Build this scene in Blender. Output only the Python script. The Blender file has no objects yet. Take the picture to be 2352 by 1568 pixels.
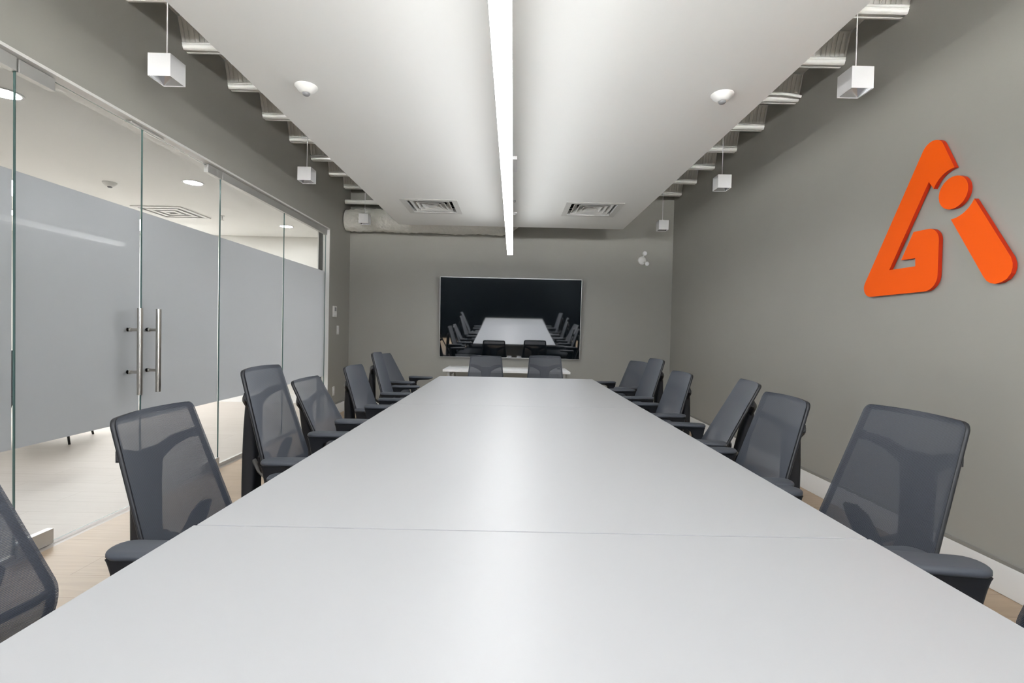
import bpy, bmesh, math, random
from mathutils import Vector, Matrix
random.seed(7)
PI = math.pi
SC = bpy.context.scene
COL = SC.collection

# ------------------------------------------------------------------ materials
def new_mat(name):
    m = bpy.data.materials.new(name); m.use_nodes = True
    nt = m.node_tree; nt.nodes.clear()
    out = nt.nodes.new('ShaderNodeOutputMaterial')
    return m, nt, out

def N(nt, typ, **kw):
    n = nt.nodes.new(typ)
    for k, v in kw.items():
        if k in n.inputs: n.inputs[k].default_value = v
        else: setattr(n, k, v)
    return n

def col(c): return (c[0], c[1], c[2], 1.0)

def pbr(name, c, rough=.5, metal=0.0, spec=.5, noise=0.0, nscale=30.0, bump=0.0, bscale=200.0, bdist=.002, coat=0.0, ior=None):
    m, nt, out = new_mat(name)
    p = N(nt, 'ShaderNodeBsdfPrincipled')
    p.inputs['Base Color'].default_value = col(c)
    p.inputs['Roughness'].default_value = rough
    p.inputs['Metallic'].default_value = metal
    p.inputs['Specular IOR Level'].default_value = spec
    p.inputs['Coat Weight'].default_value = coat
    if ior: p.inputs['IOR'].default_value = ior
    tc = N(nt, 'ShaderNodeTexCoord')
    if noise > 0:
        nz = N(nt, 'ShaderNodeTexNoise'); nz.inputs['Scale'].default_value = nscale; nz.inputs['Detail'].default_value = 4
        nt.links.new(tc.outputs['Object'], nz.inputs['Vector'])
        r = N(nt, 'ShaderNodeMapRange'); r.inputs['To Min'].default_value = 1 - noise; r.inputs['To Max'].default_value = 1 + noise
        nt.links.new(nz.outputs['Fac'], r.inputs['Value'])
        mx = N(nt, 'ShaderNodeMix', data_type='RGBA', blend_type='MULTIPLY'); mx.inputs[0].default_value = 1
        mx.inputs[6].default_value = col(c)
        nt.links.new(r.outputs['Result'], mx.inputs[7]); nt.links.new(mx.outputs[2], p.inputs['Base Color'])
    if bump > 0:
        nb = N(nt, 'ShaderNodeTexNoise'); nb.inputs['Scale'].default_value = bscale; nb.inputs['Detail'].default_value = 3
        nt.links.new(tc.outputs['Object'], nb.inputs['Vector'])
        b = N(nt, 'ShaderNodeBump'); b.inputs['Strength'].default_value = bump; b.inputs['Distance'].default_value = bdist
        nt.links.new(nb.outputs['Fac'], b.inputs['Height']); nt.links.new(b.outputs['Normal'], p.inputs['Normal'])
    nt.links.new(p.outputs[0], out.inputs[0])
    return m

def emis(name, c, s):
    m, nt, out = new_mat(name)
    e = N(nt, 'ShaderNodeEmission'); e.inputs[0].default_value = col(c); e.inputs[1].default_value = s
    nt.links.new(e.outputs[0], out.inputs[0]); return m

def clear_glass(name):
    m, nt, out = new_mat(name)
    t = N(nt, 'ShaderNodeBsdfTransparent'); t.inputs[0].default_value = (.982, .99, .986, 1)
    g = N(nt, 'ShaderNodeBsdfGlossy'); g.inputs['Roughness'].default_value = .0
    lw = N(nt, 'ShaderNodeLayerWeight'); lw.inputs['Blend'].default_value = .5
    pw = N(nt, 'ShaderNodeMath', operation='POWER'); pw.inputs[1].default_value = 5
    f = N(nt, 'ShaderNodeMath', operation='MULTIPLY_ADD'); f.inputs[1].default_value = .32; f.inputs[2].default_value = .002
    mx = N(nt, 'ShaderNodeMixShader')
    nt.links.new(lw.outputs['Facing'], pw.inputs[0]); nt.links.new(pw.outputs[0], f.inputs[0])
    nt.links.new(f.outputs[0], mx.inputs[0]); nt.links.new(t.outputs[0], mx.inputs[1]); nt.links.new(g.outputs[0], mx.inputs[2])
    nt.links.new(mx.outputs[0], out.inputs[0]); return m

def frosted(name):
    m, nt, out = new_mat(name)
    tr = N(nt, 'ShaderNodeBsdfTranslucent'); tr.inputs[0].default_value = (.86, .875, .91, 1)
    rf = N(nt, 'ShaderNodeBsdfRefraction'); rf.inputs[0].default_value = (.90, .91, .94, 1)
    rf.inputs['Roughness'].default_value = .5; rf.inputs['IOR'].default_value = 1.25
    df = N(nt, 'ShaderNodeBsdfDiffuse'); df.inputs[0].default_value = (.42, .44, .46, 1)
    a = N(nt, 'ShaderNodeMixShader'); a.inputs[0].default_value = .26
    b = N(nt, 'ShaderNodeMixShader'); b.inputs[0].default_value = .35
    nt.links.new(tr.outputs[0], a.inputs[1]); nt.links.new(rf.outputs[0], a.inputs[2])
    nt.links.new(a.outputs[0], b.inputs[1]); nt.links.new(df.outputs[0], b.inputs[2])
    nt.links.new(b.outputs[0], out.inputs[0]); return m

def mesh_fabric(name):
    m, nt, out = new_mat(name)
    tc = N(nt, 'ShaderNodeTexCoord')
    w = N(nt, 'ShaderNodeTexWave', wave_type='BANDS', bands_direction='Z', wave_profile='SIN')
    w.inputs['Scale'].default_value = 100; w.inputs['Distortion'].default_value = .35; w.inputs['Detail'].default_value = 1
    nt.links.new(tc.outputs['Object'], w.inputs['Vector'])
    r = N(nt, 'ShaderNodeMapRange'); r.inputs['To Min'].default_value = .02; r.inputs['To Max'].default_value = .22
    nt.links.new(w.outputs['Fac'], r.inputs['Value'])
    cr = N(nt, 'ShaderNodeMix', data_type='RGBA'); cr.inputs[6].default_value = (.026, .033, .048, 1); cr.inputs[7].default_value = (.012, .015, .023, 1)
    nt.links.new(w.outputs['Fac'], cr.inputs[0])
    p = N(nt, 'ShaderNodeBsdfPrincipled'); p.inputs['Roughness'].default_value = .55
    p.inputs['Sheen Weight'].default_value = .25; p.inputs['Sheen Tint'].default_value = (.75, .8, .9, 1)
    nt.links.new(cr.outputs[2], p.inputs['Base Color'])
    t = N(nt, 'ShaderNodeBsdfTransparent')
    mx = N(nt, 'ShaderNodeMixShader')
    nt.links.new(r.outputs['Result'], mx.inputs[0]); nt.links.new(p.outputs[0], mx.inputs[1]); nt.links.new(t.outputs[0], mx.inputs[2])
    nt.links.new(mx.outputs[0], out.inputs[0]); return m

def wood_floor(name, c1, c2, rough):
    m, nt, out = new_mat(name)
    tc = N(nt, 'ShaderNodeTexCoord')
    br = N(nt, 'ShaderNodeTexBrick')
    br.inputs['Scale'].default_value = 1; br.inputs['Brick Width'].default_value = 1.5; br.inputs['Row Height'].default_value = .19
    br.inputs['Mortar Size'].default_value = .0012; br.inputs['Mortar Smooth'].default_value = .2; br.offset = .37
    br.inputs['Color1'].default_value = (0, 0, 0, 1); br.inputs['Color2'].default_value = (1, 1, 1, 1); br.inputs['Mortar'].default_value = (.3, .3, .3, 1)
    nt.links.new(tc.outputs['Object'], br.inputs['Vector'])
    mp = N(nt, 'ShaderNodeMapping'); mp.inputs['Scale'].default_value = (1.1, 16, 1)
    nt.links.new(tc.outputs['Object'], mp.inputs['Vector'])
    nz = N(nt, 'ShaderNodeTexNoise'); nz.inputs['Scale'].default_value = 2.2; nz.inputs['Detail'].default_value = 7; nz.inputs['Distortion'].default_value = .8
    nt.links.new(mp.outputs[0], nz.inputs['Vector'])
    a = N(nt, 'ShaderNodeMix', data_type='RGBA'); a.inputs[6].default_value = col(c1); a.inputs[7].default_value = col(c2)
    ad = N(nt, 'ShaderNodeMath', operation='MULTIPLY_ADD'); ad.inputs[1].default_value = .35
    nt.links.new(br.outputs['Color'], ad.inputs[0]); 
    s = N(nt, 'ShaderNodeMapRange'); s.inputs['From Min'].default_value = .3; s.inputs['From Max'].default_value = .75; s.inputs['To Max'].default_value = .65
    nt.links.new(nz.outputs['Fac'], s.inputs['Value']); nt.links.new(s.outputs['Result'], ad.inputs[2])
    nt.links.new(ad.outputs[0], a.inputs[0])
    dk = N(nt, 'ShaderNodeMix', data_type='RGBA', blend_type='MULTIPLY'); dk.inputs[7].default_value = (.6, .55, .5, 1)
    nt.links.new(br.outputs['Fac'], dk.inputs[0]); nt.links.new(a.outputs[2], dk.inputs[6])
    p = N(nt, 'ShaderNodeBsdfPrincipled'); p.inputs['Roughness'].default_value = rough
    nt.links.new(dk.outputs[2], p.inputs['Base Color'])
    nt.links.new(p.outputs[0], out.inputs[0]); return m

def brushed(name, c, rough):
    m, nt, out = new_mat(name)
    tc = N(nt, 'ShaderNodeTexCoord'); mp = N(nt, 'ShaderNodeMapping'); mp.inputs['Scale'].default_value = (120, 120, 4)
    nz = N(nt, 'ShaderNodeTexNoise'); nz.inputs['Scale'].default_value = 3
    nt.links.new(tc.outputs['Object'], mp.inputs[0]); nt.links.new(mp.outputs[0], nz.inputs['Vector'])
    r = N(nt, 'ShaderNodeMapRange'); r.inputs['To Min'].default_value = rough - .08; r.inputs['To Max'].default_value = rough + .1
    nt.links.new(nz.outputs['Fac'], r.inputs['Value'])
    p = N(nt, 'ShaderNodeBsdfPrincipled'); p.inputs['Base Color'].default_value = col(c); p.inputs['Metallic'].default_value = 1
    nt.links.new(r.outputs['Result'], p.inputs['Roughness'])
    nt.links.new(p.outputs[0], out.inputs[0]); return m

M = dict(
    wall=pbr('painted_wall_grey', (.335, .33, .300), .42, noise=.03, nscale=3, bump=.05, bscale=350, spec=.35),
    charcoal=pbr('blackened_unseen_wall', (.004, .005, .006), .9, spec=.05),  # near-black on the unseen front wall, keeps the screen's reflection dark
    white=pbr('ceiling_white', (.88, .885, .868), .8, noise=.01, nscale=2),
    deck=pbr('deck_white_paint', (.90, .895, .86), .8, spec=.3),
    trim=pbr('trim_white', (.74, .74, .72), .4),
    base=pbr('baseboard_white', (.85, .855, .85), .4),
    basecap=pbr('baseboard_cap', (.26, .255, .235), .5),
    table=pbr('table_laminate', (.325, .329, .336), .42, spec=.5, noise=.008, nscale=6, bump=.03, bscale=500),
    edge=pbr('table_edge', (.86, .86, .85), .4),
    seam=pbr('table_underside', (.5, .5, .48), .6),
    film=frosted('frosted_film'), glass=clear_glass('clear_glass'),
    gedge=pbr('glass_edge', (.10, .17, .16), .25),
    steel=brushed('brushed_steel', (.56, .54, .50), .30),
    alu=pbr('satin_aluminium', (.60, .60, .585), .45, .75),
    dkgap=pbr('dark_gasket', (.03, .03, .03), .6),
    fabric=mesh_fabric('chair_mesh'),
    plastic=pbr('chair_plastic', (.013, .014, .017), .45, spec=.35, bump=.1, bscale=900),
    rim=pbr('chair_rim', (.014, .015, .018), .42, spec=.35),
    pad=pbr('arm_pad', (.052, .058, .070), .50),
    seat=pbr('seat_fabric', (.050, .055, .066), .8, noise=.2, nscale=250, bump=.3, bscale=700),
    ped=pbr('chair_base_grey', (.16, .155, .15), .4, .5),
    orange=pbr('orange_face', (.93, .112, .003), .6, spec=.2),
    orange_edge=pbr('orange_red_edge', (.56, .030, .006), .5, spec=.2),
    screen=pbr('screen_glass', (.004, .007, .010), .03, ior=3.5),
    bezel=pbr('screen_bezel', (.42, .42, .41), .35, .6),
    led=emis('led_lens', (.985, .995, 1.0), 21.0),
    ledside=emis('led_lens_side', (.985, .995, 1.0), 11.0),
    down=emis('downlight_lens', (1.0, 1.0, 1.0), 75.0),
    panel=emis('fill_panel_lens', (1.0, 1.0, 1.0), 11.5),  # glow of the added corridor fill lights
    refl=pbr('reflector_silver', (.62, .62, .64), .22, .9),
    lampbody=pbr('lamp_white', (.80, .80, .81), .35),
    plasticw=pbr('device_white', (.72, .72, .70), .4),
    grey=pbr('device_grey', (.22, .22, .23), .4),
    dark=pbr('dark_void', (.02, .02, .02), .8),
    vent=pbr('vent_white', (.70, .70, .68), .45),
    duct=pbr('duct_wrap', (.74, .73, .68), .42, bump=.8, bscale=17, bdist=.03),
    floor=wood_floor('oak_floor', (.47, .36, .255), (.37, .275, .19), .45),
    cfloor=wood_floor('pale_oak_floor', (.47, .43, .395), (.41, .37, .335), .45),
    cwall=pbr('corridor_wall_white', (.74, .73, .70), .7),
    dpost=pbr('dark_frame', (.06, .06, .055), .5),
    lounge=pbr('lounge_fabric', (.06, .07, .085), .8),
    black=pbr('black_plastic', (.012, .012, .012), .4),
)

# ------------------------------------------------------------------ mesh helpers
def bx(bm, x0, x1, y0, y1, z0, z1, mi=0):
    vs = [bm.verts.new((x, y, z)) for x in (x0, x1) for y in (y0, y1) for z in (z0, z1)]
    idx = [(0, 1, 3, 2), (4, 6, 7, 5), (0, 4, 5, 1), (2, 3, 7, 6), (0, 2, 6, 4), (1, 5, 7, 3)]
    fs = []
    for f in idx:
        fa = bm.faces.new([vs[i] for i in f]); fa.material_index = mi; fs.append(fa)
    return fs

def tube(bm, pts, rad, n=10, closed=False, sx=1.0, up=None):
    """swept tube; rad is a number or a list; cross-section flattened by sx along its side axis"""
    pts = [Vector(p) for p in pts]; k = len(pts)
    if not isinstance(rad, (list, tuple)): rad = [rad] * k
    rings = []
    upv = Vector(up) if up else None
    prev = None
    for i, p in enumerate(pts):
        if closed: t = pts[(i + 1) % k] - pts[i - 1]
        else: t = pts[min(i + 1, k - 1)] - pts[max(i - 1, 0)]
        t.normalize()
        if upv is not None: s = t.cross(upv)
        elif prev is None:
            a = Vector((0, 0, 1)) if abs(t.z) < .9 else Vector((0, 1, 0)); s = t.cross(a)
        else: s = prev - t * prev.dot(t)
        if s.length < 1e-6: s = t.orthogonal()
        s.normalize(); prev = s; u = s.cross(t).normalized()
        rings.append([bm.verts.new(p + (s * math.cos(2 * PI * j / n) * sx + u * math.sin(2 * PI * j / n)) * rad[i]) for j in range(n)])
    m = k if closed else k - 1
    for i in range(m):
        a, b = rings[i], rings[(i + 1) % k]
        for j in range(n):
            bm.faces.new((a[j], a[(j + 1) % n], b[(j + 1) % n], b[j]))
    if not closed:
        bm.faces.new(rings[0][::-1]); bm.faces.new(rings[-1])

def lathe(bm, prof, n=32, axis='z', o=(0, 0, 0), mi=0):
    rings = []
    for r, h in prof:
        ring = []
        for j in range(n):
            a = 2 * PI * j / n; c, s = r * math.cos(a), r * math.sin(a)
            v = {'z': (c, s, h), 'y': (c, h, s), 'x': (h, c, s)}[axis]
            ring.append(bm.verts.new((v[0] + o[0], v[1] + o[1], v[2] + o[2])))
        rings.append(ring)
    for a, b in zip(rings, rings[1:]):
        for j in range(n):
            f = bm.faces.new((a[j], a[(j + 1) % n], b[(j + 1) % n], b[j])); f.material_index = mi
    for ring in (rings[0], rings[-1]):
        try: f = bm.faces.new(ring); f.material_index = mi
        except ValueError: pass

def loft(bm, rings, cap=True, closed=True):
    R = [[bm.verts.new(p) for p in r] for r in rings]
    n = len(R[0])
    for a, b in zip(R, R[1:]):
        for j in range(n if closed else n - 1):
            bm.faces.new((a[j], a[(j + 1) % n], b[(j + 1) % n], b[j]))
    if cap:
        bm.faces.new(R[0][::-1]); bm.faces.new(R[-1])

def prism(bm, poly, place, t0, t1):
    """poly: 2-D outline; place(u,v,t) -> 3-D"""
    a = [bm.verts.new(place(u, v, t0)) for u, v in poly]; b = [bm.verts.new(place(u, v, t1)) for u, v in poly]
    n = len(poly)
    bm.faces.new(a[::-1]); bm.faces.new(b)
    for j in range(n): bm.faces.new((a[j], a[(j + 1) % n], b[(j + 1) % n], b[j])).material_index = 1

def rrect(w, h, r, n=6, cx=0, cy=0):
    out = []
    for sx, sy, a0 in ((1, 1, 0), (-1, 1, PI / 2), (-1, -1, PI), (1, -1, 1.5 * PI)):
        for i in range(n + 1):
            a = a0 + PI / 2 * i / n
            out.append((cx + sx * (w / 2 - r) + r * math.cos(a), cy + sy * (h / 2 - r) + r * math.sin(a)))
    return out

def obj(name, bm, mats, parent=None, loc=(0, 0, 0), smooth=None, bevel=0.0, fixn=True):
    if fixn: bmesh.ops.recalc_face_normals(bm, faces=bm.faces)
    me = bpy.data.meshes.new(name); bm.to_mesh(me); bm.free()
    for m in (mats if isinstance(mats, (list, tuple)) else [mats]): me.materials.append(m)
    o = bpy.data.objects.new(name, me); COL.objects.link(o); o.location = loc
    if smooth is not None:
        for p in me.polygons: p.use_smooth = True
        e = o.modifiers.new('edge', 'EDGE_SPLIT'); e.split_angle = math.radians(smooth)
    if bevel > 0:
        b = o.modifiers.new('bevel', 'BEVEL'); b.width = bevel; b.segments = 3; b.limit_method = 'ANGLE'; b.angle_limit = math.radians(40)
    if parent is not None: o.parent = parent
    return o

def tag(o, label, cat, group=None):
    o['label'] = label; o['category'] = cat
    if group: o['group'] = group
    return o

def thing(name, label, cat, loc=(0, 0, 0), rz=0.0, group=None):
    o = bpy.data.objects.new(name, None); COL.objects.link(o); o.empty_display_size = .1
    o.location = loc; o.rotation_euler = (0, 0, rz)
    return tag(o, label, cat, group)

def struct(o, label=None):
    o['kind'] = 'structure'
    if label: o['label'] = label
    return o

def dup(root, label, loc, rz=None, group=None):
    r = root.copy(); COL.objects.link(r); r.location = loc
    if rz is not None: r.rotation_euler = (0, 0, rz)
    r['label'] = label
    if group: r['group'] = group
    for ch in list(root.children):
        c = ch.copy(); COL.objects.link(c); c.parent = r
        for g in list(ch.children):
            d = g.copy(); COL.objects.link(d); d.parent = c
    return r

# ------------------------------------------------------------------ room dimensions (metres, camera above the origin)
XL, XR, YB, YF = -2.404, 2.36, 7.22, -2.8
GX = -2.45                    # glass line
HZ = 2.474                    # underside of the glass header
JY = 6.40                     # far jamb of the glazing
ZT = 3.37                     # underside of the deck's high flats
CEIL = 2.56                   # underside of the white ceiling panel
WT = .14                      # wall thickness

bm = bmesh.new(); bx(bm, XL, XR + .001, YF, YB, -.1, 0)
struct(obj('floor', bm, M['floor']), 'light oak plank floor of the meeting room')
bm = bmesh.new(); bx(bm, -8.2, XL, -.45, 7.9, -.1, 0)
struct(obj('floor_corridor', bm, M['cfloor']), 'pale bright plank floor of the corridor behind the glass')
# right wall, with an added opening behind the camera for fill light
bm = bmesh.new()
bx(bm, XR, XR + WT, -1.6, YB + WT, -.1, 3.6); bx(bm, XR, XR + WT, YF - WT, -2.2, -.1, 3.6)
bx(bm, XR, XR + WT, -2.2, -1.6, -.1, .5); bx(bm, XR, XR + WT, -2.2, -1.6, 2.1, 3.6)
struct(obj('wall_right', bm, M['wall']), 'grey painted right wall carrying the orange logo')
bm = bmesh.new(); bx(bm, XL - WT, XR + WT, YB, YB + WT, -.1, 3.6)
struct(obj('wall_back', bm, M['wall']), 'grey painted far wall behind the screen')
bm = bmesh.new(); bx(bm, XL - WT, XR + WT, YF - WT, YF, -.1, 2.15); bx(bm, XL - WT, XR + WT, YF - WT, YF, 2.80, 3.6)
struct(obj('wall_front', bm, M['charcoal']), 'unseen wall behind the camera, blackened to keep the screen dark')
bm = bmesh.new()
bx(bm, XL - WT, XL, -.35, YB, HZ + .012, 3.6); bx(bm, XL - WT, XL, JY + .012, YB, -.1, HZ + .012)
bx(bm, XL - WT, XL, YF - WT, -2.2, -.1, 3.6); bx(bm, XL - WT, XL, -2.2, -.35, 2.1, 3.6); bx(bm, XL - WT, XL, -2.2, -.35, -.1, .5); bx(bm, XL - WT, XL, -1.6, -.35, .5, 2.1)
struct(obj('wall_left', bm, M['wall']), 'dark grey left wall above and beyond the glass partition')
# white liner of the glazed opening
bm = bmesh.new()
bx(bm, XL - WT - .01, XL + .004, -.30, JY + .016, HZ, HZ + .016); bx(bm, XL - WT - .01, XL + .004, -.35, -.30, 0, HZ + .016); bx(bm, XL - WT - .01, XL + .004, JY, JY + .016, 0, HZ)
struct(obj('trim_1', bm, M['trim']), 'white frame lining the glass partition opening')
# baseboards
def board(name, x0, x1, y0, y1, lab):
    bm = bmesh.new(); bx(bm, x0, x1, y0, y1, 0, .145)
    o = struct(obj(name, bm, M['base'], bevel=.004), lab)
    bm = bmesh.new(); bx(bm, x0, x1, y0, y1, .1455, .162)
    obj('reveal_strip', bm, M['basecap'], o)
board('baseboard_right', XR - .016, XR, YF, YB, 'white baseboard along the right wall')
board('baseboard_back', XL, XR, YB - .016, YB, 'white baseboard along the far wall')
board('baseboard_left', XL, XL + .016, JY + .02, YB, 'white baseboard at the end of the left wall')
# corridor shell
bm = bmesh.new(); bx(bm, -8.2, XL - WT, 7.66, 7.8, 0, 2.62)
bx(bm, -8.2, XL - WT, -.45, -.35, 0, 2.62); bx(bm, XL - WT - .02, XL, YB, 7.8, 0, 2.7); bx(bm, -8.3, -8.2, -.35, 7.66, 0, 2.62)
struct(obj('wall_corridor', bm, M['cwall']), 'off-white end wall of the corridor behind the glass')
bm = bmesh.new(); bx(bm, -8.2, XL - WT, -.45, 7.8, 2.6, 2.7)
struct(obj('ceiling_corridor', bm, M['white']), 'white corridor ceiling seen through the glass')
bm = bmesh.new(); bx(bm, -8.2, XL - WT, 7.64, 7.66, 0, .13)
struct(obj('baseboard_corridor', bm, M['base']), 'white baseboard at the far end of the corridor')
# added unseen window openings that brighten the room, bare mullions only
bm = bmesh.new()
for y in (-2.2, -1.64): bx(bm, XR + .04, XR + .10, y, y + .04, .5, 2.1)
bx(bm, XR + .04, XR + .10, -2.2, -1.6, .5, .54); bx(bm, XR + .04, XR + .10, -2.2, -1.6, 2.06, 2.1)
w = struct(obj('fill_window_right', bm, M['trim']), 'added unseen window in the right wall letting in fill daylight')
bm = bmesh.new()
for y in (-2.2, -1.64): bx(bm, XL - .10, XL - .04, y, y + .04, .5, 2.1)
bx(bm, XL - .10, XL - .04, -2.2, -1.6, .5, .54); bx(bm, XL - .10, XL - .04, -2.2, -1.6, 2.06, 2.1)
struct(obj('fill_window_left', bm, M['trim']), 'added unseen window in the left wall letting in fill daylight')
bm = bmesh.new()
for i in range(6): bx(bm, XL + i * .95 - .02, XL + i * .95 + .02, YF - .10, YF - .04, 2.15, 2.80)
bx(bm, XL, XR, YF - .10, YF - .04, 2.15, 2.19)
struct(obj('fill_clerestory', bm, M['trim']), 'added unseen clerestory behind the camera, lights the deck and far end')

# ------------------------------------------------------------------ corrugated deck
bm = bmesh.new()
xs = [XL + .001]
while xs[-1] < -1.1: xs.append(xs[-1] + .0055)
xs += [-.5, .5, 1.1]
while xs[-1] < XR - .003: xs.append(xs[-1] + .0055)
xs[-1] = XR - .001
pitch, y_first = .561, 3.549 - .561 * 12
prof = []     # (y, z, flute)  one repeat, read towards the far wall
one = [(-.062, .20, 0), (-.060, .192, 0), (-.052, .168, 1), (-.020, .070, 1), (-.012, .046, 0), (-.016, .044, 0), (-.010, .030, 0), (-.012, .026, 0), (.0, .0, 0), (.022, .0, 0), (.024, .004, 0), (.036, .004, 0), (.038, 0, 0), (.060, .0, 0), (.072, .036, 0), (.112, .168, 0), (.122, .20, 0)]
for i in range(19):
    y0 = y_first + pitch * i
    if y0 > 7.0: break
    for y, z, f in one: prof.append((y0 + y, 3.168 + z, f))
prof.append((YB, 3.368, 0)); prof = [p for p in prof if p[0] > YF - .1]
rows = []
for x in xs:
    g = max(0.0, math.cos(2 * PI * x / .034)) ** 2 * .0065
    rows.append([bm.verts.new((x, y + (g if f else 0), z)) for y, z, f in prof])
for a, b in zip(rows, rows[1:]):
    for j in range(len(prof) - 1): bm.faces.new((a[j], b[j], b[j + 1], a[j + 1]))
o = obj('ceiling', bm, M['deck'], smooth=25, fixn=False)
sm = o.modifiers.new('thick', 'SOLIDIFY'); sm.thickness = .012; sm.offset = 1
struct(o, 'white corrugated metal deck showing above the ceiling panel edges')

# ------------------------------------------------------------------ white ceiling panel with openings for the diffusers
CX0, CX1, CY0, CY1 = -1.495, 1.428, YF + .8, 6.39
DIFF = [(-.905, 5.44), (.855, 5.42)]
hs = .255
gx = sorted([CX0, CX1] + [v for d in DIFF for v in (d[0] - hs, d[0] + hs)])
gy = sorted(set([CY0, CY1] + [round(v, 4) for d in DIFF for v in (d[1] - hs, d[1] + hs)]))
def hole(x, y): return any(abs(x - a) < hs and abs(y - b) < hs for a, b in DIFF)
bm = bmesh.new(); vb, vt = {}, {}
def gv(d, i, j, z):
    if (i, j) not in d: d[(i, j)] = bm.verts.new((gx[i], gy[j], z))
    return d[(i, j)]
def solid(i, j): return 0 <= i < len(gx) - 1 and 0 <= j < len(gy) - 1 and not hole((gx[i] + gx[i + 1]) / 2, (gy[j] + gy[j + 1]) / 2)
z0, z1 = CEIL, CEIL + .10
for i in range(len(gx) - 1):
    for j in range(len(gy) - 1):
        if not solid(i, j): continue
        q = [(i, j), (i + 1, j), (i + 1, j + 1), (i, j + 1)]
        bm.faces.new([gv(vb, a, b, z0) for a, b in q]); bm.faces.new([gv(vt, a, b, z1) for a, b in q[::-1]])
        for (a, b), (ni, nj) in (((0, 1), (i, j - 1)), ((1, 2), (i + 1, j)), ((2, 3), (i, j + 1)), ((3, 0), (i - 1, j))):
            if not solid(ni, nj):
                p, r = q[a], q[b]
                bm.faces.new((gv(vb, *p, z0), gv(vb, *r, z0), gv(vt, *r, z1), gv(vt, *p, z1)))
bx(bm, CX0 + .02, CX1 - .02, CY1 - .10, CY1 - .03, CEIL + .101, 3.16)  # added hidden bulkhead, keeps light above the panel off the far wall
struct(obj('ceiling_panel', bm, M['white']), 'large white dropped ceiling panel over the table')

# ------------------------------------------------------------------ four-way ceiling diffusers
def make_diffuser(label, loc):
    t = thing('ceiling_diffuser', label, 'air vent', loc, 0, 'square ceiling air diffusers')
    bm = bmesh.new(); z = -.004
    def ring(a, b, za, zb, th=.003):
        o_, i_ = [(-a, -a), (a, -a), (a, a), (-a, a)], [(-b, -b), (b, -b), (b, b), (-b, b)]
        for k in range(4):
            p, q, r, s = o_[k], o_[(k + 1) % 4], i_[(k + 1) % 4], i_[k]
            lo = [bm.verts.new((p[0], p[1], za)), bm.verts.new((q[0], q[1], za)), bm.verts.new((r[0], r[1], zb)), bm.verts.new((s[0], s[1], zb))]
            hi = [bm.verts.new((v.co.x, v.co.y, v.co.z + th)) for v in lo]
            bm.faces.new(lo); bm.faces.new(hi[::-1])
            for j in range(4): bm.faces.new((lo[j], lo[(j + 1) % 4], hi[(j + 1) % 4], hi[j]))
    ring(.305, .245, z, z); ring(.247, .243, z, .05, .002)
    obj('frame', bm, M['vent'], t)
    for a, b in ((.205, .150), (.150, .095), (.098, .045)):
        bm = bmesh.new(); ring(a, b, .002, .055); ring(a + .006, a, .002, .002)
        obj('louver', bm, M['vent'], t)
    bm = bmesh.new()
    v = [bm.verts.new(p) for p in ((-.05, -.05, .004), (.05, -.05, .004), (.05, .05, .004), (-.05, .05, .004), (0, 0, .03))]
    bm.faces.new(v[:4]); [bm.faces.new((v[k], v[(k + 1) % 4], v[4])) for k in range(4)]
    obj('centre_cone', bm, M['vent'], t)
    bm = bmesh.new()
    for k in range(4):
        a = PI / 4 + k * PI / 2
        tube(bm, [(math.cos(a) * .06, math.sin(a) * .06, .062), (math.cos(a) * .33, math.sin(a) * .33, .062)], .004, 6)
    obj('brace', bm, M['vent'], t)
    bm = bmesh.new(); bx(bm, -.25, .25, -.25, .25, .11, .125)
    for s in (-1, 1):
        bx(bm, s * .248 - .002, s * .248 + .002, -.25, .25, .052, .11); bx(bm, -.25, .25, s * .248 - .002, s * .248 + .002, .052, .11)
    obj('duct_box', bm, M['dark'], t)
    return t
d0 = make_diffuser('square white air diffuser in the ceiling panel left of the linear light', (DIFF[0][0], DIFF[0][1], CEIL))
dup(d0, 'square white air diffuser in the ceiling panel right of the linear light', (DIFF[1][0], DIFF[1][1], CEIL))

# ------------------------------------------------------------------ linear pendant light
LZ, LX = 2.15, -.060
t = thing('linear_light', 'long glowing white linear pendant light above the middle of the table', 'light', (LX, 0, LZ))
LY0, LY1 = -1.9, 6.09
bm = bmesh.new(); bx(bm, -.035, .035, LY0, LY1, .0465, .072); obj('housing', bm, M['lampbody'], t, bevel=.002)
bm = bmesh.new(); fs = bx(bm, -.034, .034, LY0 + .002, LY1 - .002, 0, .046)
for f in fs[:4]: f.material_index = 1
obj('light_lens', bm, [M['led'], M['ledside']], t)
for y in (.3, 2.3, 3.95, 5.9):
    bm = bmesh.new(); tube(bm, [(.0, y, .071), (.0, y, CEIL - LZ)], .0016, 6); obj('cable', bm, M['alu'], t)
bm = bmesh.new(); bx(bm, -.055, .062, 3.82, 4.12, CEIL - LZ - .03, CEIL - LZ - .001); obj('power_canopy', bm, M['lampbody'], t, bevel=.004)
bm = bmesh.new(); lathe(bm, [(.03, -.001), (.03, -.012), (.012, -.03), (.004, -.032)], 20, o=(.045, 5.62, CEIL - LZ)); obj('ceiling_cup', bm, M['lampbody'], t, smooth=40)
bm = bmesh.new(); lathe(bm, [(.010, -.001), (.010, -.014), (.005, -.022)], 12, o=(.045, 5.1, CEIL - LZ)); obj('cable_gripper', bm, M['grey'], t, smooth=40)

t.rotation_euler = (0, 0, -.0040)
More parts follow.
